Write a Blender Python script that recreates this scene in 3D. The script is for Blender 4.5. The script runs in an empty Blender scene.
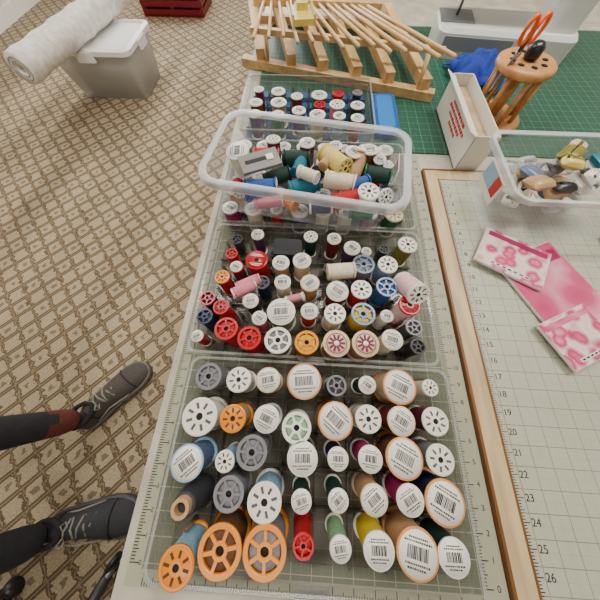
import bpy, math, random
from mathutils import Vector, Matrix
random.seed(7)
T=0.70
# ------------------------------------------------------------ materials
def lin(c):
    return tuple(((x/255)/12.92 if x/255<=0.04045 else ((x/255+0.055)/1.055)**2.4) for x in c)+(1,)
_m={}
def mat(name,rgb,rough=.45,kind='plain',alpha=1.0,metal=0.0,scale=200.0,em=0):
    if name in _m: return _m[name]
    m=bpy.data.materials.new(name); m.use_nodes=True; nt=m.node_tree; b=nt.nodes['Principled BSDF']
    b.inputs['Base Color'].default_value=lin(rgb); b.inputs['Roughness'].default_value=rough; b.inputs['Metallic'].default_value=metal
    b.inputs['Alpha'].default_value=alpha
    if em:
        b.inputs['Emission Color'].default_value=lin(rgb); b.inputs['Emission Strength'].default_value=em
    if kind in('noise','thread','wood','fabric'):
        tc=nt.nodes.new('ShaderNodeTexCoord'); n=nt.nodes.new('ShaderNodeTexNoise'); mp=nt.nodes.new('ShaderNodeMapping')
        nt.links.new(tc.outputs['Object'],mp.inputs[0]); nt.links.new(mp.outputs[0],n.inputs['Vector'])
        n.inputs['Scale'].default_value=scale
        if kind=='wood': mp.inputs['Scale'].default_value=(1,.12,1)
        if kind=='thread': mp.inputs['Scale'].default_value=(.5,.5,4)
        r=nt.nodes.new('ShaderNodeValToRGB'); k=.72 if kind!='fabric' else .8
        c=lin(rgb); r.color_ramp.elements[0].position=.3; r.color_ramp.elements[1].position=.7
        r.color_ramp.elements[0].color=(c[0]*k,c[1]*k,c[2]*k,1); r.color_ramp.elements[1].color=(min(1,c[0]*1.12),min(1,c[1]*1.12),min(1,c[2]*1.12),1)
        nt.links.new(n.outputs[0],r.inputs[0]); nt.links.new(r.outputs[0],b.inputs['Base Color'])
    _m[name]=m; return m
def M_(nt,op,a,b=None,c=None):
    n=nt.nodes.new('ShaderNodeMath'); n.operation=op
    for i,v in enumerate((a,b,c)):
        if v is None: continue
        if isinstance(v,(int,float)): n.inputs[i].default_value=v
        else: nt.links.new(v,n.inputs[i])
    return n.outputs[0]
def mix(nt,f,a,b):
    n=nt.nodes.new('ShaderNodeMix'); n.data_type='RGBA'
    nt.links.new(f,n.inputs[0])
    for i,v in ((6,a),(7,b)):
        if isinstance(v,tuple): n.inputs[i].default_value=v
        else: nt.links.new(v,n.inputs[i])
    return n.outputs[2]
def grid_mat(name,base,line,step=.0254):
    m=bpy.data.materials.new(name); m.use_nodes=True; nt=m.node_tree; b=nt.nodes['Principled BSDF']
    g=nt.nodes.new('ShaderNodeNewGeometry'); s=nt.nodes.new('ShaderNodeSeparateXYZ'); nt.links.new(g.outputs['Position'],s.inputs[0])
    def ln(o,st,w,off):
        f=M_(nt,'FRACT',M_(nt,'DIVIDE',M_(nt,'ADD',o,off+10*st),st)); d=M_(nt,'ABSOLUTE',M_(nt,'SUBTRACT',f,.5)); return M_(nt,'GREATER_THAN',d,.5-w/st/2)
    a=M_(nt,'MAXIMUM',ln(s.outputs[0],step,.0010,.178),ln(s.outputs[1],step,.0010,.205))
    c=M_(nt,'MAXIMUM',ln(s.outputs[0],step/2,.0005,.178),ln(s.outputs[1],step/2,.0005,.205))
    f=M_(nt,'MINIMUM',M_(nt,'ADD',M_(nt,'MULTIPLY',a,.65),M_(nt,'MULTIPLY',c,.28)),1)
    n=nt.nodes.new('ShaderNodeTexNoise'); n.inputs['Scale'].default_value=9; nt.links.new(g.outputs['Position'],n.inputs['Vector'])
    cb=lin(base); base2=mix(nt,n.outputs[0],(cb[0]*.85,cb[1]*.85,cb[2]*.85,1),(cb[0]*1.12,cb[1]*1.12,cb[2]*1.12,1))
    nt.links.new(mix(nt,f,base2,lin(line)),b.inputs['Base Color']); b.inputs['Roughness'].default_value=.42
    return m
def carpet_mat():
    m=bpy.data.materials.new('patterned_carpet'); m.use_nodes=True; nt=m.node_tree; b=nt.nodes['Principled BSDF']
    g=nt.nodes.new('ShaderNodeNewGeometry'); n=nt.nodes.new('ShaderNodeTexNoise'); n.inputs['Scale'].default_value=40; n.inputs['Detail'].default_value=3
    nt.links.new(g.outputs['Position'],n.inputs['Vector'])
    s=nt.nodes.new('ShaderNodeSeparateXYZ'); nt.links.new(g.outputs['Position'],s.inputs[0])
    wob=M_(nt,'MULTIPLY',M_(nt,'SUBTRACT',n.outputs[0],.5),.042)
    x=M_(nt,'ADD',s.outputs[0],wob); y=M_(nt,'ADD',s.outputs[1],wob)
    a=M_(nt,'ABSOLUTE',M_(nt,'SUBTRACT',M_(nt,'FRACT',M_(nt,'DIVIDE',M_(nt,'ADD',x,50),.112)),.5))
    c=M_(nt,'ABSOLUTE',M_(nt,'SUBTRACT',M_(nt,'FRACT',M_(nt,'DIVIDE',M_(nt,'ADD',y,50),.122)),.5))
    d=M_(nt,'ADD',a,c)
    lat=M_(nt,'LESS_THAN',M_(nt,'ABSOLUTE',M_(nt,'SUBTRACT',d,.5)),.125)
    lat2=M_(nt,'LESS_THAN',M_(nt,'ABSOLUTE',M_(nt,'SUBTRACT',d,.5)),.030)
    dot=M_(nt,'LESS_THAN',d,.13)
    n2=nt.nodes.new('ShaderNodeTexNoise'); n2.inputs['Scale'].default_value=150; nt.links.new(g.outputs['Position'],n2.inputs['Vector'])
    base=mix(nt,n2.outputs[0],lin((108,94,72)),lin((200,184,154)))
    dark=mix(nt,n2.outputs[0],lin((56,44,30)),lin((104,86,62)))
    c1=mix(nt,M_(nt,'MULTIPLY',lat,.92),base,dark)
    c2=mix(nt,M_(nt,'MULTIPLY',lat2,.55),c1,lin((160,142,112)))
    c3=mix(nt,M_(nt,'MULTIPLY',dot,.7),c2,lin((88,72,50)))
    nt.links.new(c3,b.inputs['Base Color']); b.inputs['Roughness'].default_value=.95
    bp=nt.nodes.new('ShaderNodeBump'); bp.inputs['Strength'].default_value=.4; nt.links.new(n2.outputs[0],bp.inputs['Height']); nt.links.new(bp.outputs[0],b.inputs['Normal'])
    return m
def print_mat(name,cols,scale):
    m=bpy.data.materials.new(name); m.use_nodes=True; nt=m.node_tree; b=nt.nodes['Principled BSDF']
    g=nt.nodes.new('ShaderNodeNewGeometry'); v=nt.nodes.new('ShaderNodeTexVoronoi'); v.inputs['Scale'].default_value=scale
    n=nt.nodes.new('ShaderNodeTexNoise'); n.inputs['Scale'].default_value=scale*.7; nt.links.new(g.outputs['Position'],n.inputs['Vector'])
    nt.links.new(g.outputs['Position'],v.inputs['Vector'])
    r=nt.nodes.new('ShaderNodeValToRGB'); r.color_ramp.elements[0].color=lin(cols[0]); r.color_ramp.elements[1].color=lin(cols[-1])
    for i,c in enumerate(cols[1:-1]):
        e=r.color_ramp.elements.new(.25+.5*(i+.5)/max(1,len(cols)-2)); e.color=lin(c)
    nt.links.new(M_(nt,'ADD',M_(nt,'MULTIPLY',v.outputs['Distance'],.6),M_(nt,'MULTIPLY',n.outputs[0],.5)),r.inputs[0])
    nt.links.new(r.outputs[0],b.inputs['Base Color']); b.inputs['Roughness'].default_value=.25
    return m
# ------------------------------------------------------------ mesh builder
class MB:
    def __init__(s): s.v=[];s.f=[];s.mi=[];s.sm=[];s.ms=[]
    def add(s,vs,fs,m,M=None,smooth=False):
        if m not in s.ms: s.ms.append(m)
        k=s.ms.index(m); o=len(s.v)
        for p in vs:
            p=Vector(p); s.v.append(tuple(M@p) if M else tuple(p))
        for f in fs: s.f.append(tuple(o+i for i in f)); s.mi.append(k); s.sm.append(smooth)
    def box(s,c,d,m,M=None,R=None):
        x,y,z=d[0]/2,d[1]/2,d[2]/2
        L=Matrix.Translation(c)@(R.to_4x4() if R else Matrix())
        if M: L=M@L
        s.add([(-x,-y,-z),(x,-y,-z),(x,y,-z),(-x,y,-z),(-x,-y,z),(x,-y,z),(x,y,z),(-x,y,z)],
          [(0,3,2,1),(4,5,6,7),(0,1,5,4),(1,2,6,5),(2,3,7,6),(3,0,4,7)],m,L)
    def bb(s,x0,x1,y0,y1,z0,z1,m,M=None): s.box(((x0+x1)/2,(y0+y1)/2,(z0+z1)/2),(x1-x0,y1-y0,z1-z0),m,M)
    def lathe(s,prof,m,M=None,n=24,smooth=True):
        vs=[];fs=[]
        for r,z in prof:
            for i in range(n):
                a=2*math.pi*i/n; vs.append((r*math.cos(a),r*math.sin(a),z))
        for j in range(len(prof)-1):
            for i in range(n):
                k=(i+1)%n; fs.append((j*n+i,j*n+k,(j+1)*n+k,(j+1)*n+i))
        if prof[0][0]>1e-6: fs.append(tuple(range(n-1,-1,-1)))
        if prof[-1][0]>1e-6: fs.append(tuple((len(prof)-1)*n+i for i in range(n)))
        s.add(vs,fs,m,M,smooth)
    def ring(s,prof,m,M=None,n=24,smooth=False):
        vs=[];fs=[];q=len(prof)
        for r,z in prof:
            for i in range(n):
                a=2*math.pi*i/n; vs.append((r*math.cos(a),r*math.sin(a),z))
        for j in range(q):
            j2=(j+1)%q
            for i in range(n):
                k=(i+1)%n; fs.append((j*n+i,j*n+k,j2*n+k,j2*n+i))
        s.add(vs,fs,m,M,smooth)
    def loft(s,loops,m,M=None,smooth=False,cap0=False,cap1=False):
        n=len(loops[0]); vs=[p for l in loops for p in l]; fs=[]
        for j in range(len(loops)-1):
            for i in range(n):
                k=(i+1)%n; fs.append((j*n+i,j*n+k,(j+1)*n+k,(j+1)*n+i))
        if cap0: fs.append(tuple(range(n-1,-1,-1)))
        if cap1: fs.append(tuple((len(loops)-1)*n+i for i in range(n)))
        s.add(vs,fs,m,M,smooth)
    def cyl(s,a,b,r,m,r2=None,n=12,M=None):
        a=Vector(a);b=Vector(b);d=b-a; L=Matrix.Translation(a)@d.to_track_quat('Z','Y').to_matrix().to_4x4()
        if M: L=M@L
        s.lathe([(r,0),(r if r2 is None else r2,d.length)],m,L,n)
    def tube(s,pts,r,m,n=8,M=None,closed=False):
        pts=[Vector(p) for p in pts]; loops=[];N=len(pts)
        for i,p in enumerate(pts):
            t=(pts[(i+1)%N]-pts[i-1]) if closed else (pts[min(i+1,N-1)]-pts[max(i-1,0)])
            q=t.to_track_quat('Z','Y')
            loops.append([tuple(p+q@Vector((r*math.cos(2*math.pi*k/n),r*math.sin(2*math.pi*k/n),0))) for k in range(n)])
        if closed: loops.append(loops[0])
        s.loft(loops,m,M,True,not closed,not closed)
    def build(s,name,parent=None,loc=None):
        me=bpy.data.meshes.new(name); me.from_pydata(s.v,[],s.f)
        for m in s.ms: me.materials.append(m)
        me.polygons.foreach_set('material_index',s.mi); me.polygons.foreach_set('use_smooth',s.sm)
        me.update(); o=bpy.data.objects.new(name,me); bpy.context.collection.objects.link(o)
        if parent: o.parent=parent
        return o
def rrect(w,d,r,z,n=5,cx=0,cy=0):
    P=[]
    for sx,sy,a0 in ((1,1,0),(-1,1,90),(-1,-1,180),(1,-1,270)):
        for i in range(n+1):
            a=math.radians(a0+90*i/n); P.append((cx+sx*(w/2-r)+r*math.cos(a),cy+sy*(d/2-r)+r*math.sin(a),z))
    return P
# ------------------------------------------------------------ palette
COL=dict(white=(230,228,218),paper=(240,238,230),cream=(224,214,188),gray=(122,122,128),dgray=(60,60,66),black=(22,22,26),
 orange=(224,136,24),red=(176,14,26),dred=(108,16,28),maroon=(94,14,50),magenta=(156,20,90),pink=(216,128,148),lpink=(234,196,202),purple=(78,40,94),
 navy=(18,26,70),blue=(28,76,150),lblue=(136,178,204),gblue=(88,110,142),teal=(8,110,132),green=(28,102,58),dgreen=(10,50,42),lgreen=(134,178,134),
 yellow=(216,186,34),lyellow=(216,196,104),olive=(122,112,36),tan=(184,146,104),brown=(96,60,38),dbrown=(54,34,28),ringo=(204,140,80),beige=(208,188,156),star=(228,200,168))
def pl(c): return mat(c+'_plastic',COL[c],.3)
def th(c): return mat(c+'_thread',COL[c],.75,'thread',scale=500)
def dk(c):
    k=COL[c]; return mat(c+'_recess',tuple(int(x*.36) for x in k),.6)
INK=mat('printed_ink',(16,16,18),.6); HOLE=mat('spool_hole',(12,10,10),.8); PAPER=mat('paper_label',COL['paper'],.5)
MAROONINK=mat('maroon_ink',(110,20,60),.6)
CLEAR=mat('smoky_clear_plastic',(128,126,120),.12,alpha=.30)
FLOORP=mat('smoky_tray_floor',(104,98,88),.15,alpha=.62)
CLEARED=mat('smoky_clear_edge',(180,182,180),.12,alpha=.42)
PEG=mat('smoky_peg',(96,94,90),.15,alpha=.55)
FROST=mat('frosted_plastic',(226,234,240),.2,alpha=.17)
FROSTR=mat('frosted_plastic_rim',(226,232,238),.22,alpha=.50)
# ------------------------------------------------------------ spool
def spool(mb,pos,R,h,style,cap,body,d=(0,0,1),full=.86,spin=None):
    spin=random.uniform(-.8,.8) if spin is None else spin
    L=Matrix.Translation(pos)@Vector(d).normalized().to_track_quat('Z','Y').to_matrix().to_4x4()@Matrix.Rotation(spin,4,'Z')
    if style=='cone':
        pr=[(R*1.25,0),(R*1.25,.003)]+[(R*(1.2-.35*i/16)+(.0005 if i%2 else 0),.004+(h-.012)*i/16) for i in range(17)]
        mb.lathe(pr,th(body),L); mb.ring([(R*.42,h-.02),(R*.74,h-.02),(R*.68,h),(R*.42,h)],pl(cap),L); mb.lathe([(R*.42,h-.015),(R*.42,h-.012)],HOLE,L); return
    t=.0028
    mb.lathe([(R*.9,0),(R,.0006),(R,t),(R*.8,t+.0008)],pl(cap),L)
    rb=R*full; n=14; pr=[(R*.5,t)]
    for i in range(n+1):
        f=i/n; bulge=math.sin(math.pi*f)*R*.03
        pr.append((rb*.97+bulge+(.0004 if i%2 else 0),t+.0012+(h-2*t-.0024)*f))
    pr.append((R*.5,h-t)); mb.lathe(pr,th(body),L)
    if style=='spoke':
        z=h
        mb.ring([(R*.76,z-.004),(R,z-.003),(R,z-.0005),(R*.97,z),(R*.79,z),(R*.76,z-.0005)],pl(cap),L,28)
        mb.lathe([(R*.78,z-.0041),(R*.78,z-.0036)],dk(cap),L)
        mb.ring([(R*.20,z-.0036),(R*.36,z-.0036),(R*.36,z-.0002),(R*.20,z-.0002)],pl(cap),L,16)
        mb.lathe([(R*.20,z-.0026),(R*.20,z-.0022)],HOLE,L,12)
        ns=6 if R>.017 else 5
        for k in range(ns):
            a=2*math.pi*k/ns
            mb.box((R*.56*math.cos(a),R*.56*math.sin(a),z-.0021),(R*.46,R*.15,.0030),pl(cap),L,Matrix.Rotation(a,3,'Z'))
    elif style=='slots':
        z=h
        mb.lathe([(R*.9,z-.0028),(R,z-.0024),(R,z-.0004),(R*.97,z),(R*.01,z)],pl(cap),L,28)
        mb.ring([(R*.80,z),(R*.92,z),(R*.92,z+.0008),(R*.80,z+.0008)],pl(cap),L,28)
        mb.ring([(R*.20,z),(R*.34,z),(R*.34,z+.0010),(R*.20,z+.0010)],pl(cap),L,16)
        mb.lathe([(R*.20,z+.0001),(R*.19,z+.00015)],HOLE,L,12)
        for k in range(8):
            a=2*math.pi*k/8
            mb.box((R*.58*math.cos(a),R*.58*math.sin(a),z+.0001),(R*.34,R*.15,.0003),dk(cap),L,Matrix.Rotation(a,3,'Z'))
    else:
        z=h
        mb.lathe([(R*.9,z-.0028),(R,z-.0024),(R,z-.0004),(R*.97,z),(R*.01,z)],pl(cap),L,28)
        lp=pl('star') if style=='star' else (pl('red') if style=='redlabel' else PAPER)
        mb.lathe([(R*.90,z),(R*.90,z+.0003)],lp,L,28)
        zz=z+.00045
        if style=='star':
            for k in range(10):
                a=2*math.pi*k/10; mb.box((R*.42*math.cos(a),R*.42*math.sin(a),zz),(R*.44,R*.17,.0003),MAROONINK,L,Matrix.Rotation(a,3,'Z'))
            mb.ring([(R*.70,zz-.0002),(R*.76,zz-.0002),(R*.76,zz+.0001),(R*.70,zz+.0001)],MAROONINK,L,24)
            mb.lathe([(R*.16,zz),(R*.15,zz+.0003)],PAPER,L,12)
        else:
            ink=PAPER if style=='redlabel' else INK
            if style!='redlabel':
                w=R*.95; x=-w/2
                while x<w/2:
                    b=random.choice((.0006,.0009,.0014)); mb.box((x+b/2,-R*.02,zz-.0001),(b,R*.5,.0002),ink,L); x+=b+random.choice((.0004,.0007))
            else: mb.lathe([(R*.2,zz),(R*.19,zz+.0002)],HOLE,L,12)
            for yy,ww in ((.40,.75),(.56,.5),(-.42,.8),(-.56,.55)):
                x=-ww*R/1.3
                while x<ww*R/1.3:
                    b=random.uniform(.0008,.0022); mb.box((x+b/2,yy*R,zz-.0001),(b,R*.075,.0002),ink,L); x+=b+.0006
def add_spools(L,z0,k=.98):
    mb=MB()
    for e in L:
        x,y,r,st,cap,body=e[:6]; h=(e[6] if len(e)>6 else .052)
        spool(mb,(x/1000,y/1000,T+z0),r/1000*k,h,st,cap,body)
    return mb
# ------------------------------------------------------------ room
CARPET=carpet_mat(); WALL=mat('painted_wall',(222,214,200),.8,'noise',scale=8); CEIL=mat('ceiling_paint',(240,238,232),.9)
TRIM=mat('white_trim',(235,232,225),.4)
X0,X1,Y0,Y1,ZC=-3.2,2.4,-2.6,4.5,2.5
mb=MB(); mb.bb(X0,X1,Y0,Y1,-.05,0,CARPET); mb.build('floor')
mb=MB(); mb.bb(X0,X1,Y0,Y1,ZC,ZC+.05,CEIL); mb.build('ceiling')
mb=MB(); mb.bb(X0-.1,X0,Y0,Y1,0,ZC,WALL); mb.build('wall_left')
mb=MB(); mb.bb(X1,X1+.1,Y0,Y1,0,ZC,WALL); mb.build('wall_right')
mb=MB(); mb.bb(X0,X1,Y0-.1,Y0,0,ZC,WALL); mb.build('wall_back')
wx0,wx1,wz0,wz1=-2.5,-.25,.75,2.35
mb=MB(); mb.bb(X0,wx0,Y1,Y1+.1,0,ZC,WALL); mb.bb(wx1,X1,Y1,Y1+.1,0,ZC,WALL); mb.bb(wx0,wx1,Y1,Y1+.1,0,wz0,WALL); mb.bb(wx0,wx1,Y1,Y1+.1,wz1,ZC,WALL); mb.build('wall_far')
mb=MB()
mb.bb(wx0,wx1,Y1+.02,Y1+.08,wz0,wz0+.05,TRIM); mb.bb(wx0,wx1,Y1+.02,Y1+.08,wz1-.05,wz1,TRIM)
for k,hw in ((-2.47,.03),(-2.0,.06),(-1.55,.06),(-1.20,.06),(-.88,.12),(-.50,.08),(-.28,.03)): mb.bb(k-hw,k+hw,Y1+.02,Y1+.08,wz0,wz1,TRIM)
mb.bb(wx0,wx1,Y1+.03,Y1+.07,1.5,1.55,TRIM)
mb.build('window_1')
mb=MB()
mb.bb(X0,X0+.015,Y0,Y1,0,.1,TRIM); mb.build('baseboard_left')
mb=MB(); mb.bb(X0,X1,Y1-.015,Y1,0,.1,TRIM); mb.build('baseboard_far')
# ------------------------------------------------------------ table + mats
TBL=mat('table_laminate',(186,180,164),.4,'noise',scale=20); METAL=mat('steel_leg',(120,120,124),.35,metal=.9)
mb=MB(); tx0,tx1,ty0,ty1=-.212,1.30,-.30,1.75
mb.loft([rrect(tx1-tx0,ty1-ty0,.02,z,cx=(tx0+tx1)/2,cy=(ty0+ty1)/2) for z in (T-.032,T-.002)],TBL,None,False,True,True)
for x in (tx0+.08,tx1-.08):
    for y in (ty0+.1,ty1-.1): mb.cyl((x,y,0),(x,y,T-.032),.02,METAL)
    mb.bb(x-.015,x+.015,ty0+.1,ty1-.1,T-.07,T-.032,METAL)
mb.build('work_table')
GM=grid_mat('cutting_mat_surface',(106,112,92),(180,182,162)); GM2=grid_mat('green_mat_surface',(14,74,58),(110,156,128)); GM3=grid_mat('board_grid_surface',(178,180,162),(104,110,94))
MARG=mat('mat_margin',(160,160,138),.5); LINE=mat('mat_tick_ink',(34,40,34),.6)
mb=MB(); mb.bb(-.200,.259,-.226,.560,T-.002,T+.001,GM)
zt=T+.0013
mb.add([(-.2,-.226,zt),(-.182,-.226,zt),(-.182,.56,zt),(-.2,.56,zt)],[(0,1,2,3)],MARG)
mb.add([(-.182,-.226,zt),(.259,-.226,zt),(.259,-.210,zt),(-.182,-.210,zt)],[(0,1,2,3)],MARG)
mb.add([(.230,-.21,zt),(.259,-.21,zt),(.259,.56,zt),(.230,.56,zt)],[(0,1,2,3)],MARG)
i=0
y=-.205
while y<.55:
    l=.012 if i%8==0 else (.008 if i%4==0 else .0055); mb.bb(-.199,-.199+l,y-.0005,y+.0005,zt,zt+.0003,LINE); mb.bb(.2305,.2305+l,y-.0005,y+.0005,zt,zt+.0003,LINE); y+=.0254/8; i+=1
i=0; x=-.178
while x<.255:
    l=.012 if i%8==0 else (.008 if i%4==0 else .0055); mb.bb(x-.0005,x+.0005,-.225,-.225+l,zt,zt+.0003,LINE); x+=.0254/8; i+=1
matobj=mb.build('cutting_mat')
mb=MB(); mb.bb(-.17,1.0,.566,1.25,T-.002,T+.001,GM2); mb.build('green_cutting_mat')
def num(s,x,y,z,size,rot,par,m):
    c=bpy.data.curves.new('number_'+s,'FONT'); c.body=s; c.size=size; c.extrude=.0001; c.materials.append(m); c.align_x='CENTER'
    o=bpy.data.objects.new('number_'+s,c); bpy.context.collection.objects.link(o); o.location=(x,y,z); o.rotation_euler=(0,0,rot); o.parent=par
for i in range(0,30):
    num(str(i),-.186,-.207+.0254*i,zt+.0002,.007,0,matobj,LINE); num(str(i),.249,-.207+.0254*i,zt+.0002,.009,0,matobj,LINE)
# wooden framed grid board
mb=MB(); CRM=mat('frame_wood',(200,176,136),.42,'wood',scale=70); WE=mat('frame_edge_wood',(124,80,40),.45,'wood',scale=80)
sx0,sx1,bt=.2645,.290,.498; zb=T+.007
mb.bb(sx1,.98,-.245,bt-.028,T-.001,zb-.002,GM3)
mb.bb(sx0,sx1,-.245,bt,T-.001,zb,CRM); mb.bb(sx0-.004,sx0,-.245,bt+.004,T-.001,zb+.001,WE); mb.bb(sx1,sx1+.003,-.245,bt-.028,T-.001,zb+.0005,WE)
mb.bb(sx1,.98,bt-.028,bt,T-.001,zb,CRM); mb.bb(sx0,.98,bt,bt+.004,T-.001,zb+.001,WE); mb.bb(.95,.98,-.245,bt,T-.001,zb+.0001,CRM)
i=0;y=-.24
while y<bt-.03:
    l=.009 if i%8==0 else (.006 if i%4==0 else .004); mb.bb(sx1+.004,sx1+.004+l,y-.0004,y+.0004,zb-.002,zb-.0016,LINE); y+=.0254/8;i+=1
so=mb.build('wood_framed_grid_board')
for i in range(0,28): num(str(28-i),sx1+.021,-.2435+.0254*i,zb-.0018,.012,0,so,LINE)
# ------------------------------------------------------------ trays
def tray(name,x0,x1,y0,y1,px,py,base=None):
    mb=MB(); w=x1-x0; d=y1-y0; cx=(x0+x1)/2; cy=(y0+y1)/2; z0=T+.0015; hh=.036
    b=base or FLOORP
    mb.loft([rrect(w-.022,d-.022,.008,z0,cx=cx,cy=cy),rrect(w-.022,d-.022,.008,z0+.002,cx=cx,cy=cy)],b,None,False,False,True)
    mb.loft([rrect(w-.020,d-.020,.010,z0,cx=cx,cy=cy),rrect(w-.008,d-.008,.012,z0+hh,cx=cx,cy=cy)],CLEAR,smooth=False)
    mb.loft([rrect(w-.008,d-.008,.012,z0+hh,cx=cx,cy=cy),rrect(w,d,.014,z0+hh,cx=cx,cy=cy),rrect(w,d,.014,z0+hh-.005,cx=cx,cy=cy)],CLEARED)
    mb.loft([rrect(w-.012,d-.012,.010,z0+.022,cx=cx,cy=cy),rrect(w-.010,d-.010,.010,z0+.024,cx=cx,cy=cy)],CLEARED)
    for i in range(len(px)-1):
        xx=(px[i]+px[i+1])/2; mb.bb(xx-.0006,xx+.0006,y0+.012,y1-.012,z0+.002,z0+.012,PEG)
    for i in range(len(py)-1):
        yy=(py[i]+py[i+1])/2; mb.bb(x0+.012,x1-.012,yy-.0006,yy+.0006,z0+.002,z0+.012,PEG)
    for a in px:
        for c in py: mb.lathe([(.0040,z0+.002),(.0026,z0+.030)],PEG,Matrix.Translation((a,c,0)),8)
    for i in range(len(px)-1):
        for j in range(len(py)-1): mb.lathe([(.0028,z0+.002),(.0020,z0+.024)],PEG,Matrix.Translation(((px[i]+px[i+1])/2,(py[j]+py[j+1])/2,0)),6)
    mb.bb(cx-.02,cx+.02,y0-.003,y0+.001,z0+.018,z0+hh,CLEARED)
    return mb.build(name)
gx=[-.126,-.084,-.042,.004,.048,.090,.132,.174]
tray('clear_thread_tray',-.163,.212,-.204,.042,gx,[.014,-.034,-.074,-.115,-.158])
gx2=[-.150+.044*i for i in range(8)]
tray('clear_thread_tray',-.176,.205,.046,.290,gx2,[.07,.115,.158,.202,.25])
tray('clear_thread_tray',-.178,.205,.294,.540,gx2,[.315,.36,.405,.45,.495])
BL=mat('blue_tray_base',(40,90,136),.3,alpha=.8)
tray('clear_thread_tray',-.185,.150,.572,.815,[-.15+.044*i for i in range(7)],[.6,.645,.69,.735,.78],BL)
A=[(-126,13,18,'spoke','gray','gray'),(-84,11,17,'slots','white','white'),(-44,13,17,'label','beige','tan'),(5,14,24,'label','ringo','brown'),(49,11,14,'spoke','gray','dgray',.05),(90,14,12,'label','white','dgreen'),(133,14,23,'label','ringo','beige'),(174,15,11,'slots','white','cream'),
(-127,-36,23,'slots','white','white'),(-84,-36,17,'slots','orange','tan'),(-41,-34,17,'label','white','lblue'),(-2,-42,19,'spoke','white','lgreen'),(47,-31,23,'label','ringo','dgreen'),(89,-27,17,'slots','white','cream'),(131,-27,18,'label','beige','dred'),(174,-25,17,'slots','white','maroon'),
(-131,-86,20,'label','lblue','gblue'),(-86,-82,12,'slots','white','lblue'),(-54,-70,19,'spoke','gray','gray',.058),(7,-74,19,'label','white','green'),(50,-72,13,'label','white','navy'),(89,-70,15,'label','white','magenta'),(130,-67,23,'label','ringo','brown'),(173,-66,17,'slots','white','gray'),
(-126,-127,15,'cone','tan','dgray',.058),(-76,-113,18,'spoke','gray','gray'),(-34,-118,20,'slots','white','lblue'),(8,-115,12,'label','white','dgreen'),(50,-112,12,'label','white','dgreen'),(91,-109,16,'label','beige','tan'),(132,-107,16,'label','white','magenta'),(171,-107,23,'label','ringo','navy'),
(-120,-177,19,'slots','orange','lblue'),(-77,-162,24,'spoke','orange','brown'),(-29,-160,24,'spoke','orange','gray'),(12,-153,12,'spoke','red','red'),(52,-153,12,'label','white','lgreen'),(93,-152,17,'label','white','yellow'),(134,-152,23,'label','ringo','tan'),(172,-153,17,'label','white','dgreen')]
add_spools(A,.0045).build('thread_spool_set')
B=[(-89,253,11,'label','white','purple'),(5,254,12,'slots','white','dgreen'),(46,252,12,'label','white','dred'),(77,234,14,'label','white','purple'),(173,246,16,'slots','white','olive'),
(-128,211,10,'spoke','red','red'),(-84,201,18,'redlabel','red','red'),(-43,198,14,'label','white','tan'),(-8,204,15,'label','white','beige'),(95,203,18,'spoke','gblue','gray'),(135,204,16,'slots','white','lblue'),
(-116,186,11,'label','red','dred'),(-136,166,12,'slots','orange','red'),(-70,160,12,'spoke','dgray','navy'),(-37,162,13,'label','white','cream'),(7,163,15,'label','beige','tan'),(51,151,17,'label','white','dred'),(89,156,16,'slots','white','red'),(130,163,17,'spoke','gblue','blue'),
(-152,128,12,'spoke','red','navy'),(-128,114,12,'slots','red','red'),(-84,127,12,'label','white','black'),(-35,112,21,'label','white','lgreen'),(8,115,13,'label','white','red'),(47,113,16,'slots','white','white'),(90,115,18,'spoke','gblue','yellow'),
(158,130,16,'slots','red','lpink',.060),(-150,98,12,'spoke','navy','navy'),(-114,81,17,'spoke','red','red'),(-78,69,17,'spoke','red','red'),(-67,100,11,'label','white','pink'),(-36,68,19,'spoke','white','gray'),(6,67,17,'spoke','orange','yellow'),(49,68,19,'star','star','tan'),(91,70,19,'star','star','tan'),(130,78,15,'label','cream','cream'),(164,98,12,'spoke','gray','dgray'),(166,70,11,'spoke','dgray','black'),(-128,250,10,'spoke','dgray','dgray',.04),(-160,70,9,'label','white','red',.04),
(40,205,10,'spoke','dgray','dgray',.03),(128,116,10,'label','white','white',.045),(-58,228,8,'spoke','dgray','black',.035),(140,250,9,'spoke','dgray','dgray',.03),(106,240,9,'label','white','navy',.035)]
mb=add_spools(B,.0045,1.03)
spool(mb,(.035,.186,T+.052),.014,.045,'label','cream','cream',(1,.15,0),.95)
spool(mb,(.160,.180,T+.045),.017,.05,'slots','white','lpink',(.1,-.6,.5),.97)
spool(mb,(-.110,.150,T+.050),.009,.04,'label','pink','pink',(1,.5,.1),1.05)
spool(mb,(-.115,.138,T+.052),.009,.04,'label','lpink','pink',(1,.6,.0),1.05)
spool(mb,(-.03,.135,T+.045),.007,.03,'slots','white','pink',(1,.2,.3))
mb.build('thread_spool_set')
mb=MB(); CL=mat('charcoal_cloth',(48,50,56),.8,'fabric',scale=300)
for k in range(3): mb.loft([rrect(.052-.002*k,.032,.005,T+.036+.006*k,cx=-.035,cy=.233),rrect(.053-.002*k,.033,.006,T+.041+.006*k,cx=-.035,cy=.233)],CL,None,False,True,True)
mb.bb(-.055,-.015,.222,.245,T+.0045,T+.036,CL)
mb.build('folded_cloth')
cs=['pink','teal','yellow','dred','magenta','green','cream','purple','blue','brown','orange','lblue','red']
Cc=[]
for j,y in enumerate((315,360,405,450,495)):
    for i,x in enumerate(gx2): Cc.append((x*1000,y,random.choice((13,15,17)),random.choice(('label','slots','label')),random.choice(('white','white','beige','gray')),random.choice(cs),.048))
add_spools(Cc,.0045).build('thread_spool_set')
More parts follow.
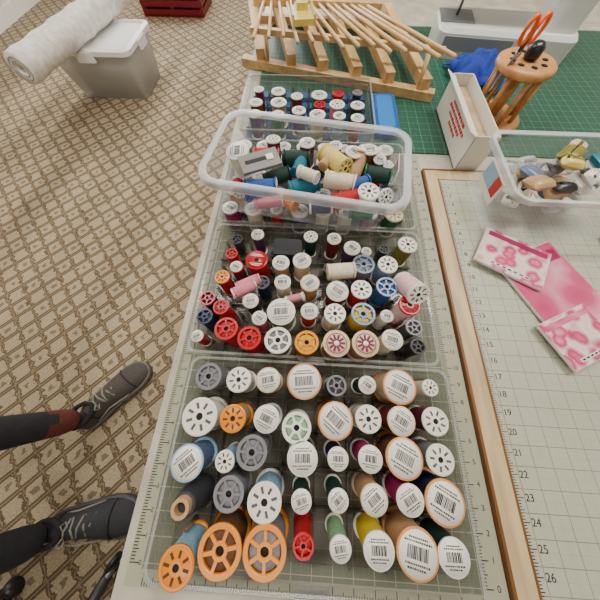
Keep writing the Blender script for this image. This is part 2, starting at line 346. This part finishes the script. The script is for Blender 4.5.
D=[(-143,645,17,'label','beige','brown'),(-93,695,18,'label','white','brown'),(-88,649,20,'label','white','tan'),(-45,676,15,'slots','white','dred'),(-37,619,17,'label','white','purple'),(10,685,20,'label','white','green'),(8,606,19,'label','white','beige'),(57,693,15,'slots','red','red'),(54,648,19,'slots','white','pink'),(103,647,17,'label','white','dgreen'),(101,598,16,'label','white','red'),(-143,701,13,'slots','white','maroon'),(59,604,15,'label','white','lblue'),
(-85,600,16,'label','white','green'),(-140,600,16,'label','white','purple'),(12,645,15,'spoke','red','magenta'),(105,700,13,'slots','gray','navy')]
add_spools(D,.0045).build('thread_spool_set')
# ------------------------------------------------------------ clear bin with loose spools
ang=math.radians(-8); BM=Matrix.Translation((-.006,.346,0))@Matrix.Rotation(ang,4,'Z')
mb=MB(); zb2=T+.0595; zr=T+.140
lp=[rrect(.258,.128,.02,zb2),rrect(.266,.134,.022,zb2+.004),rrect(.292,.158,.026,zr-.012),rrect(.296,.160,.026,zr)]
mb.loft(lp,FROST,BM,True,True,False)
mb.loft([rrect(.296,.160,.026,zr),rrect(.299,.163,.028,zr+.0015),rrect(.317,.180,.034,zr+.0015),rrect(.320,.182,.035,zr-.001),rrect(.320,.182,.035,zr-.010),rrect(.317,.179,.034,zr-.010)],FROSTR,BM,True)
stk=BM@Matrix.Translation((.1455,.03,T+.115))
mb.box((0,0,0),(.001,.045,.022),PAPER,stk); mb.box((-.0006,.008,0),(.001,.014,.018),pl('red'),stk); mb.box((-.0006,-.008,0),(.001,.012,.018),pl('green'),stk)
mb.build('clear_storage_bin')
mb=MB()
def W(x,y,z): return (x/1000,y/1000,T+z)
L=[
(-122,374,.084,20,.042,'label','white','white',(-.1,-.1,1)),
(-105,394,.100,13,.045,'label','red','red',(1,.1,0)),(-52,393,.098,14,.05,'slots','dgreen','dgreen',(1,-.1,.1)),
(-25,358,.095,13,.05,'label','teal','teal',(.3,1,.2)),(22,385,.115,16,.058,'slots','lyellow','lyellow',(.55,-.8,.15)),
(66,383,.070,16,.052,'label','beige','dbrown',(.1,0,1)),(98,386,.072,16,.050,'label','white','brown',(0,.1,1)),
(24,332,.108,15,.050,'label','cream','cream',(1,-.25,.05)),(60,316,.106,11,.04,'label','blue','blue',(1,.5,0)),
(72,352,.095,14,.042,'slots','tan','tan',(.3,.8,.4)),(92,362,.100,14,.046,'label','green','dgreen',(1,-.2,.0)),
(38,297,.092,15,.05,'label','red','red',(.9,.1,.2)),(92,302,.073,17,.045,'slots','white','white',(0,-.1,1)),
(-35,318,.095,15,.05,'slots','teal','teal',(1,.35,.1)),(-112,318,.090,18,.055,'label','blue','blue',(1,.1,.05)),
(-85,352,.082,14,.05,'label','dgreen','dgreen',(1,.4,.1)),(-70,405,.076,13,.045,'slots','white','maroon',(0,.1,1)),
(-10,405,.075,14,.045,'label','white','dred',(0,0,1)),(114,325,.085,13,.035,'slots','white','teal',(.2,-.6,.5)),
(-60,330,.074,12,.045,'slots','orange','orange',(1,-.8,.1)),(-5,345,.074,14,.045,'label','dgray','black',(.4,.9,.1)),
(40,355,.078,12,.04,'label','yellow','yellow',(1,.2,.1)),(0,300,.078,13,.04,'label','white','navy',(1,.0,.1)),(-95,306,.076,12,.05,'label','pink','pink',(1,0,.2)),
(70,295,.075,11,.04,'spoke','teal','green',(1,-.2,.1)),(-134,350,.078,13,.03,'slots','white','red',(.3,-1,.2)),
(116,384,.072,11,.045,'label','white','purple',(0,-.2,1)),(18,347,.118,9,.032,'slots','tan','tan',(.5,1,.1)),
(40,400,.075,12,.045,'label','white','blue',(0,0,1)),(-38,378,.078,12,.040,'label','black','black',(.2,.9,.3)),(85,335,.080,12,.04,'slots','red','red',(.8,.6,0)),
(-20,335,.118,10,.035,'slots','white','cream',(.8,-.5,.1))]
for x,y,z,R,h,st,c,b,d in L: spool(mb,W(x,y,z),R/1000,h,st,c,b,d,.9)
GP=mat('gray_packet',(128,128,124),.4)
Rp=Matrix.Rotation(.45,3,'Z')@Matrix.Rotation(.25,3,'X')
mb.box(W(-86,350,.122),(.066,.032,.006),GP,None,Rp); mb.box(W(-86,350,.1255),(.05,.006,.001),INK,None,Rp); mb.box(W(-70,357,.1262),(.012,.010,.001),PAPER,None,Rp)
mb.build('loose_thread_spools')
# ------------------------------------------------------------ blue case
mb=MB(); BP=mat('blue_case_plastic',(6,84,168),.3)
cx,cy=.186,.695
mb.loft([rrect(.060,.165,.01,T+.001,cx=cx,cy=cy),rrect(.064,.17,.012,T+.008,cx=cx,cy=cy),rrect(.064,.17,.012,T+.018,cx=cx,cy=cy),rrect(.056,.16,.012,T+.021,cx=cx,cy=cy)],BP,None,False,True,True)
mb.bb(cx-.015,cx+.015,cy-.088,cy-.083,T+.006,T+.016,BP); mb.loft([rrect(.042,.14,.01,T+.0211,cx=cx,cy=cy),rrect(.040,.138,.01,T+.0225,cx=cx,cy=cy)],mat('blue_case_panel',(40,120,190),.3),None,False,True,True)
mb.build('blue_plastic_case')
# ------------------------------------------------------------ wooden thread rack
mb=MB(); W2=mat('rack_wood',(216,176,120),.5,'wood',scale=50); W3=mat('dowel_wood',(220,184,134),.5)
def beam(a,b,w,t,m):
    a=Vector(a);b=Vector(b);d=b-a; q=d.to_track_quat('X','Z').to_matrix().to_4x4()
    mb.box((0,0,0),(d.length,w,t),m,Matrix.Translation((a+b)/2)@q)
beam((-.229,.950,T+.012),(.330,.790,T+.012),.028,.020,W2)
beam((-.235,1.245,T+.012),(.27,1.215,T+.012),.024,.020,W2)
bots=[(-.17,.930),(-.075,.903),(.020,.875),(.115,.848),(.205,.822),(.300,.795)]; tops=[(-.24,1.26),(-.16,1.27),(-.07,1.26),(.03,1.25),(.13,1.24),(.225,1.23)]
for (a,b),(c,d) in zip(bots,tops): beam((a,b,T+.034),(c,d,T+.046),.026,.024,W2)
for i in range(14):
    x=-.175+.038*i
    mb.cyl((x*.62-.08,1.24,T+.060),(x+.01,.83-.006*i+.012*(i%3),T+.102),.0045,W3,n=10)
beam((-.22,1.19,T+.0655),(.20,1.17,T+.0655),.02,.016,W2)
for x,y in ((-.15,.925),(.285,.80)): mb.cyl((x,y,T+.02),(x,y+.02,T+.088),.006,W2)
beam((-.19,.93,T+.084),(.33,.84,T+.084),.014,.012,W2)
mb.build('wooden_thread_rack')
mb=MB(); YC=mat('yellow_clear_plastic',(226,206,96),.25,alpha=.75)
C=Matrix.Translation((-.045,.93,T+.112))@Matrix.Rotation(.15,4,'Z')
mb.box((0,0,0),(.05,.09,.012),YC,C); mb.box((0,.02,.012),(.03,.03,.014),YC,C); mb.box((.028,0,.004),(.004,.09,.02),YC,C); mb.box((-.028,0,.004),(.004,.09,.02),YC,C)
mb.build('yellow_clip_box')
# ------------------------------------------------------------ cardboard box
mb=MB(); CB=mat('white_cardboard',(230,226,216),.6); RED=mat('red_print',(190,34,28),.6)
x0,x1,y0,y1,h=.338,.388,.507,.750,.078
mb.bb(x0,x1,y0,y1,T+.001,T+.003,CB)
for a in ((x0,x0+.002,y0,y1),(x1-.002,x1,y0,y1),(x0,x1,y0,y0+.002),(x0,x1,y1-.002,y1)): mb.bb(*a,T+.001,T+h,CB)
mb.box((x0-.008,(y0+y1)/2,T+h+.002),(.02,.243,.0015),CB,None,Matrix.Rotation(.5,3,'Y'))
for k,(zz,l) in enumerate(((.055,.10),(.045,.13),(.035,.09),(.024,.06))):
    yy=.62-l/2
    while yy<.62+l/2:
        b=random.uniform(.004,.012); mb.bb(x0-.0006,x0,yy,yy+b,T+zz,T+zz+.006,RED); yy+=b+.003
mb.bb(x0+.004,x1-.004,y0+.01,y1-.01,T+.003,T+.055,mat('kraft_paper',(176,154,118),.7,'noise',scale=40))
mb.build('cardboard_box')
# ------------------------------------------------------------ right clear bin w/ packets
mb=MB(); cx,cy=.470,.395; z7=T+.0078
mb.loft([rrect(.235,.150,.02,z7,cx=cx,cy=cy),rrect(.25,.165,.022,z7+.095,cx=cx,cy=cy)],FROST,None,False,True,False)
mb.loft([rrect(.25,.165,.022,z7+.095,cx=cx,cy=cy),rrect(.268,.182,.028,z7+.097,cx=cx,cy=cy),rrect(.268,.182,.028,z7+.088,cx=cx,cy=cy)],FROSTR)
lx=cx-.122
mb.box((lx,cy,z7+.055),(.001,.07,.045),pl('white'),None,Matrix.Rotation(-.08,3,'Y')); mb.box((lx-.001,cy+.015,z7+.06),(.001,.04,.03),pl('lblue'),None,Matrix.Rotation(-.08,3,'Y')); mb.box((lx-.001,cy-.018,z7+.06),(.001,.022,.03),pl('red'),None,Matrix.Rotation(-.08,3,'Y'))
mb.build('clear_supply_bin')
mb=MB()
BAGM=mat('poly_bag',(214,222,226),.15,alpha=.5)
def packet(c,w,d,t,m,R):
    Lm=Matrix.Translation(c)@R.to_4x4()
    mb.loft([rrect(w,d,.004,0),rrect(w*.9,d*.9,.01,t*.4),rrect(w*.7,d*.7,.012,t*.55)],m,Lm,True,False,True)
    mb.loft([rrect(w,d,.004,0),rrect(w*.9,d*.9,.01,-t*.4)],m,Lm,True,False,True)
for i in range(40):
    c=(random.uniform(.39,.55),random.uniform(.35,.44),T+.032+.0021*i)
    col=random.choice(['white','cream','white','bag','bag','tan','gray','dgray','white','beige','gblue','lyellow','bag','olive','teal' if i%3==0 else 'white'])
    R=Matrix.Rotation(random.uniform(0,3),3,'Z')@Matrix.Rotation(random.uniform(-.6,.6),3,'X')
    packet(c,random.uniform(.025,.05),random.uniform(.020,.035),.014,BAGM if col=='bag' else pl(col),R)
mb.build('supply_packets')
# ------------------------------------------------------------ pattern booklets
PK=print_mat('pink_flower_print',[(244,230,232),(226,140,166),(196,56,106),(236,214,216),(190,170,130)],40)
PK2=print_mat('magenta_print',[(180,24,86),(206,80,126),(236,206,212)],18); GYP=mat('glossy_white_page',(222,220,218),.2)
def booklet(name,c,w,d,rz,m,t=.004,z=.002,extra=None):
    b=MB(); Lm=Matrix.Translation((c[0],c[1],T+.006+z))@Matrix.Rotation(rz,4,'Z')
    b.box((0,0,t/2),(w,d,t),GYP,Lm); b.box((0,0,t+.0003),(w*.985,d*.985,.0006),m,Lm)
    b.box((0,d*.36,t+.0009),(w*.9,d*.12,.0006),extra or pl('magenta'),Lm)
    b.box((0,-d*.38,t+.0009),(w*.6,d*.07,.0006),GYP,Lm)
    for k in range(7): b.box((-w*.25+k*w*.085,-d*.38,t+.0014),(w*.05,d*.03,.0004),INK,Lm)
    return b.build(name)
booklet('pattern_booklet',(.455,.190),.13,.19,.42,PK2,z=.0015)
booklet('pattern_booklet',(.388,.258),.12,.09,-.52,PK,z=.0085)
booklet('pattern_booklet',(.66,.20),.17,.23,-.1,PK,z=.0015)
booklet('pattern_booklet',(.450,.110),.10,.08,.45,PK,z=.0085,extra=PK2)
# ------------------------------------------------------------ scissors carousel
mb=MB(); CW=mat('carousel_wood',(200,142,84),.4,'wood',scale=70)
C=Matrix.Translation((.466,.705,T))
mb.lathe([(.068,.001),(.072,.006),(.072,.014),(.066,.018)],CW,C,32); mb.lathe([(.055,.105),(.062,.109),(.062,.118),(.056,.122)],CW,C,32)
mb.lathe([(.012,.018),(.012,.105)],CW,C,16); mb.lathe([(.012,.122),(.016,.128),(.016,.142),(.008,.15)],mat('black_knob',COL['black'],.3),C,16)
for k in range(8):
    a=k*math.pi/4; mb.cyl((.05*math.cos(a),.05*math.sin(a),.018),(.05*math.cos(a),.05*math.sin(a),.106),.005,CW,M=C)
    mb.lathe([(.006,.0),(.007,.001)],HOLE,C@Matrix.Translation((.035*math.cos(a),.035*math.sin(a),.1215)),10)
mb.build('wooden_tool_carousel')
mb=MB(); OR=mat('orange_handle',(232,92,6),.3); ST=mat('steel_blade',(170,170,175),.25,metal=1)
S=Matrix.Translation((.421,.683,T+.138))@Matrix.Rotation(.5,4,'Z')@Matrix.Rotation(math.radians(3),4,'Y')
for s in (-1,1):
    Ls=S@Matrix.Rotation(s*.14,4,'Y')
    mb.box((0,s*.001,-.030),(.010,.002,.07),ST,Ls); mb.box((0,s*.001,.012),(.009,.004,.026),OR if s>0 else pl('black'),Ls)
    mb.tube([(s*.010+.0115*math.cos(a),0,.036+.019*math.sin(a)) for a in [2*math.pi*i/18 for i in range(18)]],.004,OR,8,Ls,True)
mb.lathe([(.005,-.004),(.005,.004)],ST,S@Matrix.Rotation(math.pi/2,4,'X'),12)
mb.build('orange_handled_scissors')
# blue cloth
mb=MB(); BC=mat('blue_cloth',(10,50,150),.8,'fabric',scale=200)
n=14; vs=[];fs=[]
for i in range(n):
    for j in range(n):
        x=.40+.15*i/(n-1)+.008*math.sin(j*1.3); y=.83+.14*j/(n-1)+.008*math.sin(i*1.7); z=T+.012+.05*math.exp(-((i-6)**2+(j-7)**2)/24)+.010*math.sin(i*1.1+j*.8)+.004*math.sin(j*2.1)
        vs.append((x,y,max(z,T+.004)))
for i in range(n-1):
    for j in range(n-1): fs.append((i*n+j,(i+1)*n+j,(i+1)*n+j+1,i*n+j+1))
mb.add(vs,fs,BC,None,True); o=mb.build('blue_fabric'); so=o.modifiers.new('s','SOLIDIFY'); so.thickness=.003
# sewing machine
mb=MB(); SW=mat('machine_white',(214,216,214),.3); SG=mat('machine_gray',(130,136,140),.35)
S=Matrix.Translation((.575,1.09,T+.001))@Matrix.Rotation(-.12,4,'Z')
mb.loft([rrect(.40,.17,.03,0),rrect(.40,.17,.03,.055),rrect(.385,.155,.03,.065)],SW,S,False,True,True)
mb.loft([rrect(.10,.13,.03,.06,cx=.14),rrect(.095,.12,.03,.20,cx=.14),rrect(.10,.13,.03,.28,cx=.14)],SW,S,False,True,True)
mb.loft([[(x,y,z) for (z,y,x) in rrect(.085,.12,.025,xx,cx=.235)] for xx in (-.19,.0,.18)],SW,S,False,True,True)
mb.loft([rrect(.075,.10,.02,.11,cx=-.15),rrect(.085,.115,.02,.20,cx=-.15)],SW,S,False,True,True)
mb.cyl((-.15,0,.066),(-.15,0,.12),.004,METAL,M=S); mb.box((-.15,0,.067),(.10,.09,.003),SG,S); mb.box((.0,-.062,.235),(.2,.003,.05),SG,S)
mb.box((-.08,-.086,.035),(.2,.003,.03),SG,S)
mb.lathe([(.035,0),(.038,.005),(.038,.02),(.03,.024)],SG,S@Matrix.Translation((.185,0,.23))@Matrix.Rotation(math.pi/2,4,'Y'),24)
mb.build('sewing_machine')
mb=MB(); mb.tube([(.03,.045,T+.045),(.045,.03,T+.062),(.062,.02,T+.066),(.06,.0,T+.064),(.05,-.01,T+.062)],.0004,INK,5); mb.build('loose_thread')
# ------------------------------------------------------------ floor items
mb=MB(); FB=mat('translucent_tub',(216,218,222),.35,alpha=.75); LID=mat('tub_lid',(236,236,236),.35)
cx,cy=-1.62,2.33
mb.loft([rrect(.52,.38,.04,.002,cx=cx,cy=cy),rrect(.60,.46,.05,.27,cx=cx,cy=cy)],FB,None,True,True,False)
mb.loft([rrect(.60,.46,.05,.265,cx=cx,cy=cy),rrect(.64,.50,.06,.27,cx=cx,cy=cy),rrect(.64,.50,.06,.295,cx=cx,cy=cy),rrect(.58,.44,.05,.30,cx=cx,cy=cy),rrect(.56,.42,.05,.29,cx=cx,cy=cy)],LID,None,False,True,True)
mb.bb(cx-.06,cx+.06,cy-.262,cy-.245,.24,.29,LID); mb.bb(cx+.315,cx+.33,cy-.06,cy+.06,.24,.29,LID)
mb.bb(cx-.22,cx+.22,cy-.15,cy+.15,.03,.2,mat('tub_contents',(170,166,160),.8,'noise',scale=12))
mb.build('storage_tub')
mb=MB(); RO=mat('white_batting',(236,232,226),.7,'fabric',scale=30)
a=Vector((-1.72,1.65,.375)); b=Vector((-1.52,3.0,.375)); d=b-a
Lm=Matrix.Translation(a)@d.to_track_quat('Z','Y').to_matrix().to_4x4()
prf=[(.02,0),(.070,0)]+[(.074+.003*math.sin(i*1.9)+.002*math.sin(i*3.1),.01+(d.length-.02)*i/24) for i in range(25)]+[(.070,d.length),(.02,d.length)]
mb.ring(prf,RO,Lm,28,True)
mb.ring([(.05,-.002),(.054,-.002),(.054,.002),(.05,.002)],mat('roll_seam',(150,148,144),.9),Lm,24)
mb.ring([(.033,-.002),(.036,-.002),(.036,.002),(.033,.002)],mat('roll_seam',(150,148,144),.9),Lm,24)
mb.build('batting_roll')
mb=MB(); RC=mat('red_crate_plastic',(116,8,22),.4)
x0,x1,y0,y1=-1.85,-1.22,3.62,4.0
mb.bb(x0,x1,y0,y1,.002,.015,RC)
for zz in (.03,.09,.15,.21):
    for q in ((x0,x1,y0,y0+.012),(x0,x1,y1-.012,y1),(x0,x0+.012,y0,y1),(x1-.012,x1,y0,y1)): mb.bb(*q,zz-.02,zz+.022,RC)
for x in (x0+.01,(x0+x1)/2,x1-.01):
    for y in (y0+.006,y1-.006): mb.bb(x-.015,x+.015,y-.008,y+.008,.0,.24,RC)
mb.bb(x0+.03,x1-.03,y0+.03,y1-.03,.015,.18,mat('folded_fabric',(90,24,40),.9,'fabric',scale=40))
mb.build('red_crate')
# office chair
mb=MB(); DC=mat('chair_dark_plastic',(34,34,38),.4); SEAT=mat('chair_fabric',(52,54,60),.9,'fabric',scale=200)
c0=Vector((-.70,-.86,0))
for k in range(5):
    a=math.radians(68+72*k); e=c0+Vector((.30*math.cos(a),.30*math.sin(a),.075))
    mb.cyl(c0+Vector((0,0,.11)),e,.024,DC,.016)
    for s in (-1,1):
        w=Vector((-math.sin(a),math.cos(a),0))*.014*s; mb.cyl(e+w-Vector((0,0,.048)),e+w*1.9-Vector((0,0,.048)),.027,DC,n=20)
    mb.cyl(e-Vector((0,0,.05)),e+Vector((0,0,.01)),.008,METAL)
mb.cyl(c0+Vector((0,0,.08)),c0+Vector((0,0,.42)),.028,METAL)
mb.loft([rrect(.36,.36,.08,.42,cx=c0.x,cy=c0.y-.05),rrect(.42,.42,.10,.45,cx=c0.x,cy=c0.y-.05),rrect(.42,.42,.10,.48,cx=c0.x,cy=c0.y-.05),rrect(.36,.36,.10,.50,cx=c0.x,cy=c0.y-.05)],SEAT,None,True,True,True)
mb.bb(c0.x-.03,c0.x+.03,c0.y-.30,c0.y-.275,.45,.65,DC)
mb.loft([[(p[0]+c0.x,c0.y-.285+yy,p[1]+.80) for p in rrect(.42,.38,.08,0)] for yy in (-.025,.025)],SEAT,None,True,True,True)
mb.build('office_chair')
# ------------------------------------------------------------ person
per=bpy.data.objects.new('standing_person',None); bpy.context.collection.objects.link(per)
def shoe(toe,heel,name,cu,cs,cst):
    toe=Vector(toe);heel=Vector(heel);d=toe-heel;Ln=d.length; a=math.atan2(d.y,d.x)
    Lm=Matrix.Translation((heel.x,heel.y,0))@Matrix.Rotation(a,4,'Z'); mb=MB()
    sec=[(0,.034,.060),(.03,.062,.078),(.12,.080,.090),(.25,.086,.095),(.38,.092,.092),(.5,.102,.082),(.65,.116,.068),(.8,.116,.058),(.9,.100,.048),(.96,.076,.040),(1,.036,.028)]
    def off(t): return .010*math.sin(t*math.pi)
    def outline(sc,z):
        l=[(t*Ln*1.0+(.004 if t==1 else 0),off(t)+w/2*sc,z) for t,w,h in sec]; r=[(t*Ln,off(t)-w/2*sc,z) for t,w,h in reversed(sec)]
        return r+l
    mb.loft([outline(1.05,.001),outline(1.10,.008)],cst,Lm,True,True,True)
    mb.loft([outline(1.10,.008),outline(1.08,.026),outline(1.0,.029)],cs,Lm,True,True,True)
    loops=[]
    for t,w,h in sec:
        lp=[]
        for k in range(13):
            an=math.pi*k/12; lp.append((t*Ln,off(t)+w/2*1.0*math.cos(an)*(1-.12*math.sin(an)),.022+(h-.022)*math.sin(an)**.8))
        loops.append(lp)
    mb.loft(loops,cu,Lm,True,True,True)
    for t0 in (.74,.22):
        w,h=(.118,.063) if t0>.5 else (.086,.094)
        mb.tube([(t0*Ln,off(t0)+w/2*math.cos(q)*.96,.022+(h-.022)*math.sin(q)**.8+.001) for q in [math.pi*(i+.5)/13 for i in range(13)]],.0028,cst,6,Lm)
    mb.tube([(.17*Ln+.050*math.cos(q),.007+.036*math.sin(q),.094) for q in [2*math.pi*i/16 for i in range(16)]],.009,mat('shoe_collar',(30,28,28),.9),8,Lm,True)
    LC=mat('shoe_lace',(128,122,116),.8)
    for k in range(6):
        t=.37+.05*k; hh=.099-.045*(t-.36)/.4*1.1
        s1=1 if k%2 else -1
        mb.tube([(t*Ln-.006*s1,.034+off(t)-.004,hh-.012),(t*Ln,off(t),hh+.001),(t*Ln+.006*s1,-.034+off(t)+.004,hh-.012)],.0032,LC,6,Lm)
    for s in (-1,1):
        mb.tube([(.20*Ln,s*.042,.045),(.4*Ln,s*.047+.004,.062),(.62*Ln,s*.056+.008,.038)],.003,LC,6,Lm)
        mb.tube([(.37*Ln,s*.008,.098),(.33*Ln,s*.026,.101),(.37*Ln,s*.034,.096),(.40*Ln,s*.018,.098)],.0022,LC,6,Lm)
    return mb.build(name,per)
U1=mat('shoe_upper',(66,60,56),.75,'fabric',scale=120); S1=mat('shoe_midsole',(104,98,92),.6); S0=mat('shoe_outsole',(24,22,22),.7)
shoe((-.700,.075),(-.880,-.180),'shoe_1',U1,S1,S0); shoe((-.560,-.450),(-.875,-.500),'shoe_2',mat('shoe_upper_dark',(40,42,46),.75,'fabric',scale=120),mat('shoe_midsole_dark',(70,70,72),.6),S0)
J=dict(pel=(-1.0,-.33,.93),sp=(-1.0,-.33,1.10),ch=(-.99,-.325,1.30),nk=(-.98,-.32,1.47),nh=(-.965,-.315,1.55),
 h1=(-1.03,-.235,.89),k1=(-.955,-.19,.50),a1=(-.856,-.145,.085),h2=(-.98,-.42,.89),k2=(-.915,-.465,.50),a2=(-.825,-.492,.085),
 s1=(-1.04,-.15,1.42),e1=(-1.07,-.07,1.14),w1=(-.93,-.03,.93),s2=(-.93,-.50,1.42),e2=(-.92,-.60,1.14),w2=(-.78,-.56,.95))
Rr=dict(pel=.125,sp=.115,ch=.135,nk=.055,nh=.052,h1=.088,k1=.062,a1=.046,h2=.088,k2=.062,a2=.052,s1=.060,e1=.044,w1=.028,s2=.060,e2=.044,w2=.028)
E=[('pel','sp'),('sp','ch'),('ch','nk'),('nk','nh'),('pel','h1'),('h1','k1'),('k1','a1'),('pel','h2'),('h2','k2'),('k2','a2'),('ch','s1'),('s1','e1'),('e1','w1'),('ch','s2'),('s2','e2'),('e2','w2')]
def skin(name,J,R,E,root,sub=2):
    ks=list(J); me=bpy.data.meshes.new(name); me.from_pydata([J[k] for k in ks],[(ks.index(a),ks.index(b)) for a,b in E],[])
    o=bpy.data.objects.new(name,me); bpy.context.collection.objects.link(o)
    o.modifiers.new('sk','SKIN'); s=o.modifiers.new('ss','SUBSURF'); s.levels=sub; s.render_levels=sub
    for i,k in enumerate(ks): me.skin_vertices[0].data[i].radius=(R[k],R[k]); me.skin_vertices[0].data[i].use_root=(k==root)
    bpy.context.view_layer.update(); dg=bpy.context.evaluated_depsgraph_get(); m2=bpy.data.meshes.new_from_object(o.evaluated_get(dg)); o.modifiers.clear(); o.data=m2
    for p in m2.polygons: p.use_smooth=True
    o.parent=per; return o
body=skin('body',J,Rr,E,'pel')
SK=mat('skin',(186,128,100),.55); SH=mat('shirt_cloth',(92,104,128),.85,'fabric',scale=60); TR=mat('trouser_cloth',(34,34,40),.9,'fabric',scale=60); TR1=mat('sock_rust',(96,44,34),.9,'fabric',scale=100)
for m in (TR,SH,SK,TR1): body.data.materials.append(m)
for p in body.data.polygons:
    c=p.center; k=0
    if c.z>.98: k=1
    if c.z>1.49: k=2
    if (c-Vector(J['w1'])).length<.16 or (c-Vector(J['w2'])).length<.16: k=2
    if c.z<.20 and c.y>-.3: k=3
    p.material_index=k
def hand(w,fd,name,s):
    w=Vector(w);fd=Vector(fd).normalized(); side=fd.cross(Vector((0,0,1))).normalized()*s
    J={'w':w,'p':w+fd*.05}; R={'w':.026,'p':.034}; E=[('w','p')]
    for i,l in enumerate((.070,.078,.073,.058)):
        b=w+fd*.085+side*(.030-.020*i); J['b%d'%i]=b; R['b%d'%i]=.010; E.append(('p','b%d'%i)); q=b
        for j,(f,bend) in enumerate(((.45,.3),(.3,.8),(.25,1.2))):
            q=q+(fd*math.cos(bend)-Vector((0,0,1))*math.sin(bend))*l*f; k='f%d%d'%(i,j); J[k]=q; R[k]=.0085-.001*j; E.append((('b%d'%i) if j==0 else 'f%d%d'%(i,j-1),k))
    J['t0']=w+fd*.03+side*.035; J['t1']=J['t0']+fd*.035+side*.02; J['t2']=J['t1']+fd*.028; R.update(t0=.012,t1=.010,t2=.008); E+= [('w','t0'),('t0','t1'),('t1','t2')]
    J={k:tuple(v) for k,v in J.items()}; o=skin(name,J,R,E,'w',1); o.data.materials.append(SK)
hand(J['w1'],(.6,.1,-.75),'hand_1',-1); hand(J['w2'],(.6,.05,-.75),'hand_2',1)
mb=MB(); HC=Matrix.Translation((-.945,-.31,1.645))@Matrix.Rotation(math.radians(20),4,'Z')@Matrix.Rotation(math.radians(15),4,'Y')
loops=[]
for i in range(17):
    z=-.115+.235*i/16; f=math.sin(math.pi*(i+.5)/17)**.5; lx=.094*f*(1 if z>-.03 else .9+(z+.03)*2); ly=.074*f*(1 if z>-.03 else 1+(z+.03)*3.5)
    loops.append([(lx*math.cos(2*math.pi*k/20),ly*math.sin(2*math.pi*k/20),z) for k in range(20)])
mb.loft(loops,SK,HC,True,True,True)
mb.loft([[(x,y,z) for x,y in ((.084,.012),(.084,-.012),(.088+q,-.006),(.088+q,.006))] for z,q in ((-.035,.018),(-.028,.026),(0,.014),(.02,.006))],SK,HC,True,True,True)
EW=mat('eye_white',(240,240,240),.2); EI=mat('eye_iris',(60,44,30),.2); LPm=mat('lips',(170,90,84),.5); HR=mat('gray_hair',(150,144,138),.8,'fabric',scale=150)
for s in (-1,1):
    mb.lathe([(.001,-.012),(.008,-.009),(.012,0),(.008,.009),(.001,.012)],EW,HC@Matrix.Translation((.078,s*.031,.012)),12); mb.lathe([(.001,-.005),(.006,0),(.001,.005)],EI,HC@Matrix.Translation((.089,s*.031,.012)),10)
    mb.lathe([(.004,-.03),(.012,-.02),(.016,.01),(.008,.03)],SK,HC@Matrix.Translation((.0,s*.076,0)),10); mb.tube([(.086,s*.018,.032),(.086,s*.032,.036),(.078,s*.046,.030)],.003,HR,6,HC)
mb.tube([(.082,-.022,-.058),(.088,0,-.056),(.082,.022,-.058)],.005,LPm,8,HC)
hl=[]
for i in range(12):
    z=-.06+.20*i/11; f=(1-max(0,(z-.02)/.125)**2)**.5 if z<.14 else .2
    hl.append([(-.012+(.102*f+.006)*math.cos(2*math.pi*k/20)*(.62 if (z<.07 and abs(k-10)>6) else 1),(.086*f+.004)*math.sin(2*math.pi*k/20),z) for k in range(20)])
mb.loft(hl,HR,HC,True,True,True)
mb.build('head',per)
# ------------------------------------------------------------ lights
def area(name,loc,rot,sx,sy,power,col):
    l=bpy.data.lights.new(name,'AREA'); l.shape='RECTANGLE'; l.size=sx; l.size_y=sy; l.energy=power; l.color=col
    o=bpy.data.objects.new(name,l); bpy.context.collection.objects.link(o); o.location=loc; o.rotation_euler=rot; return o
FX=mat('fill_housing',(235,235,235),.4); DF=mat('fill_diffuser',(255,250,240),.5,em=4)
for (lx,ly,pw) in ((.7,.9,36),(-1.1,.9,20),(-.2,-1.3,10)):  # invented ceiling fixtures out of view, added as overhead fill light
    mb=MB(); mb.bb(lx-.62,lx+.62,ly-.18,ly+.18,ZC-.05,ZC-.002,FX); mb.bb(lx-.58,lx+.58,ly-.15,ly+.15,ZC-.056,ZC-.05,DF); fo=mb.build('added_ceiling_fill')
    a=area('fill_light',(lx,ly,ZC-.065),(0,0,0),1.16,.3,pw,(1,.95,.87)); a.parent=fo
area('window_daylight',((wx0+wx1)/2,Y1-.02,1.5),(math.radians(-90),0,0),2.1,1.5,80,(1,.98,.95))
s=bpy.data.lights.new('sun','SUN'); s.energy=3.6; s.angle=math.radians(3.5); s.color=(1,.92,.80); o=bpy.data.objects.new('sun',s); bpy.context.collection.objects.link(o)
o.rotation_euler=Vector((-.04,-1,-.50)).to_track_quat('-Z','Y').to_euler(); o.location=(0,6,4)
w=bpy.data.worlds.new('w'); bpy.context.scene.world=w; w.use_nodes=True; w.node_tree.nodes['Background'].inputs[0].default_value=(.85,.9,1,1); w.node_tree.nodes['Background'].inputs[1].default_value=1.5
# ------------------------------------------------------------ camera
cam=bpy.data.cameras.new('camera'); cam.lens=13.5; cam.sensor_width=36; cam.clip_start=.01
c=bpy.data.objects.new('camera',cam); bpy.context.collection.objects.link(c)
pitch=math.atan(550/225.0); c.location=(0,0,T+.38); c.rotation_euler=(math.pi/2-pitch,0,math.atan(33/594.0)); bpy.context.scene.camera=c
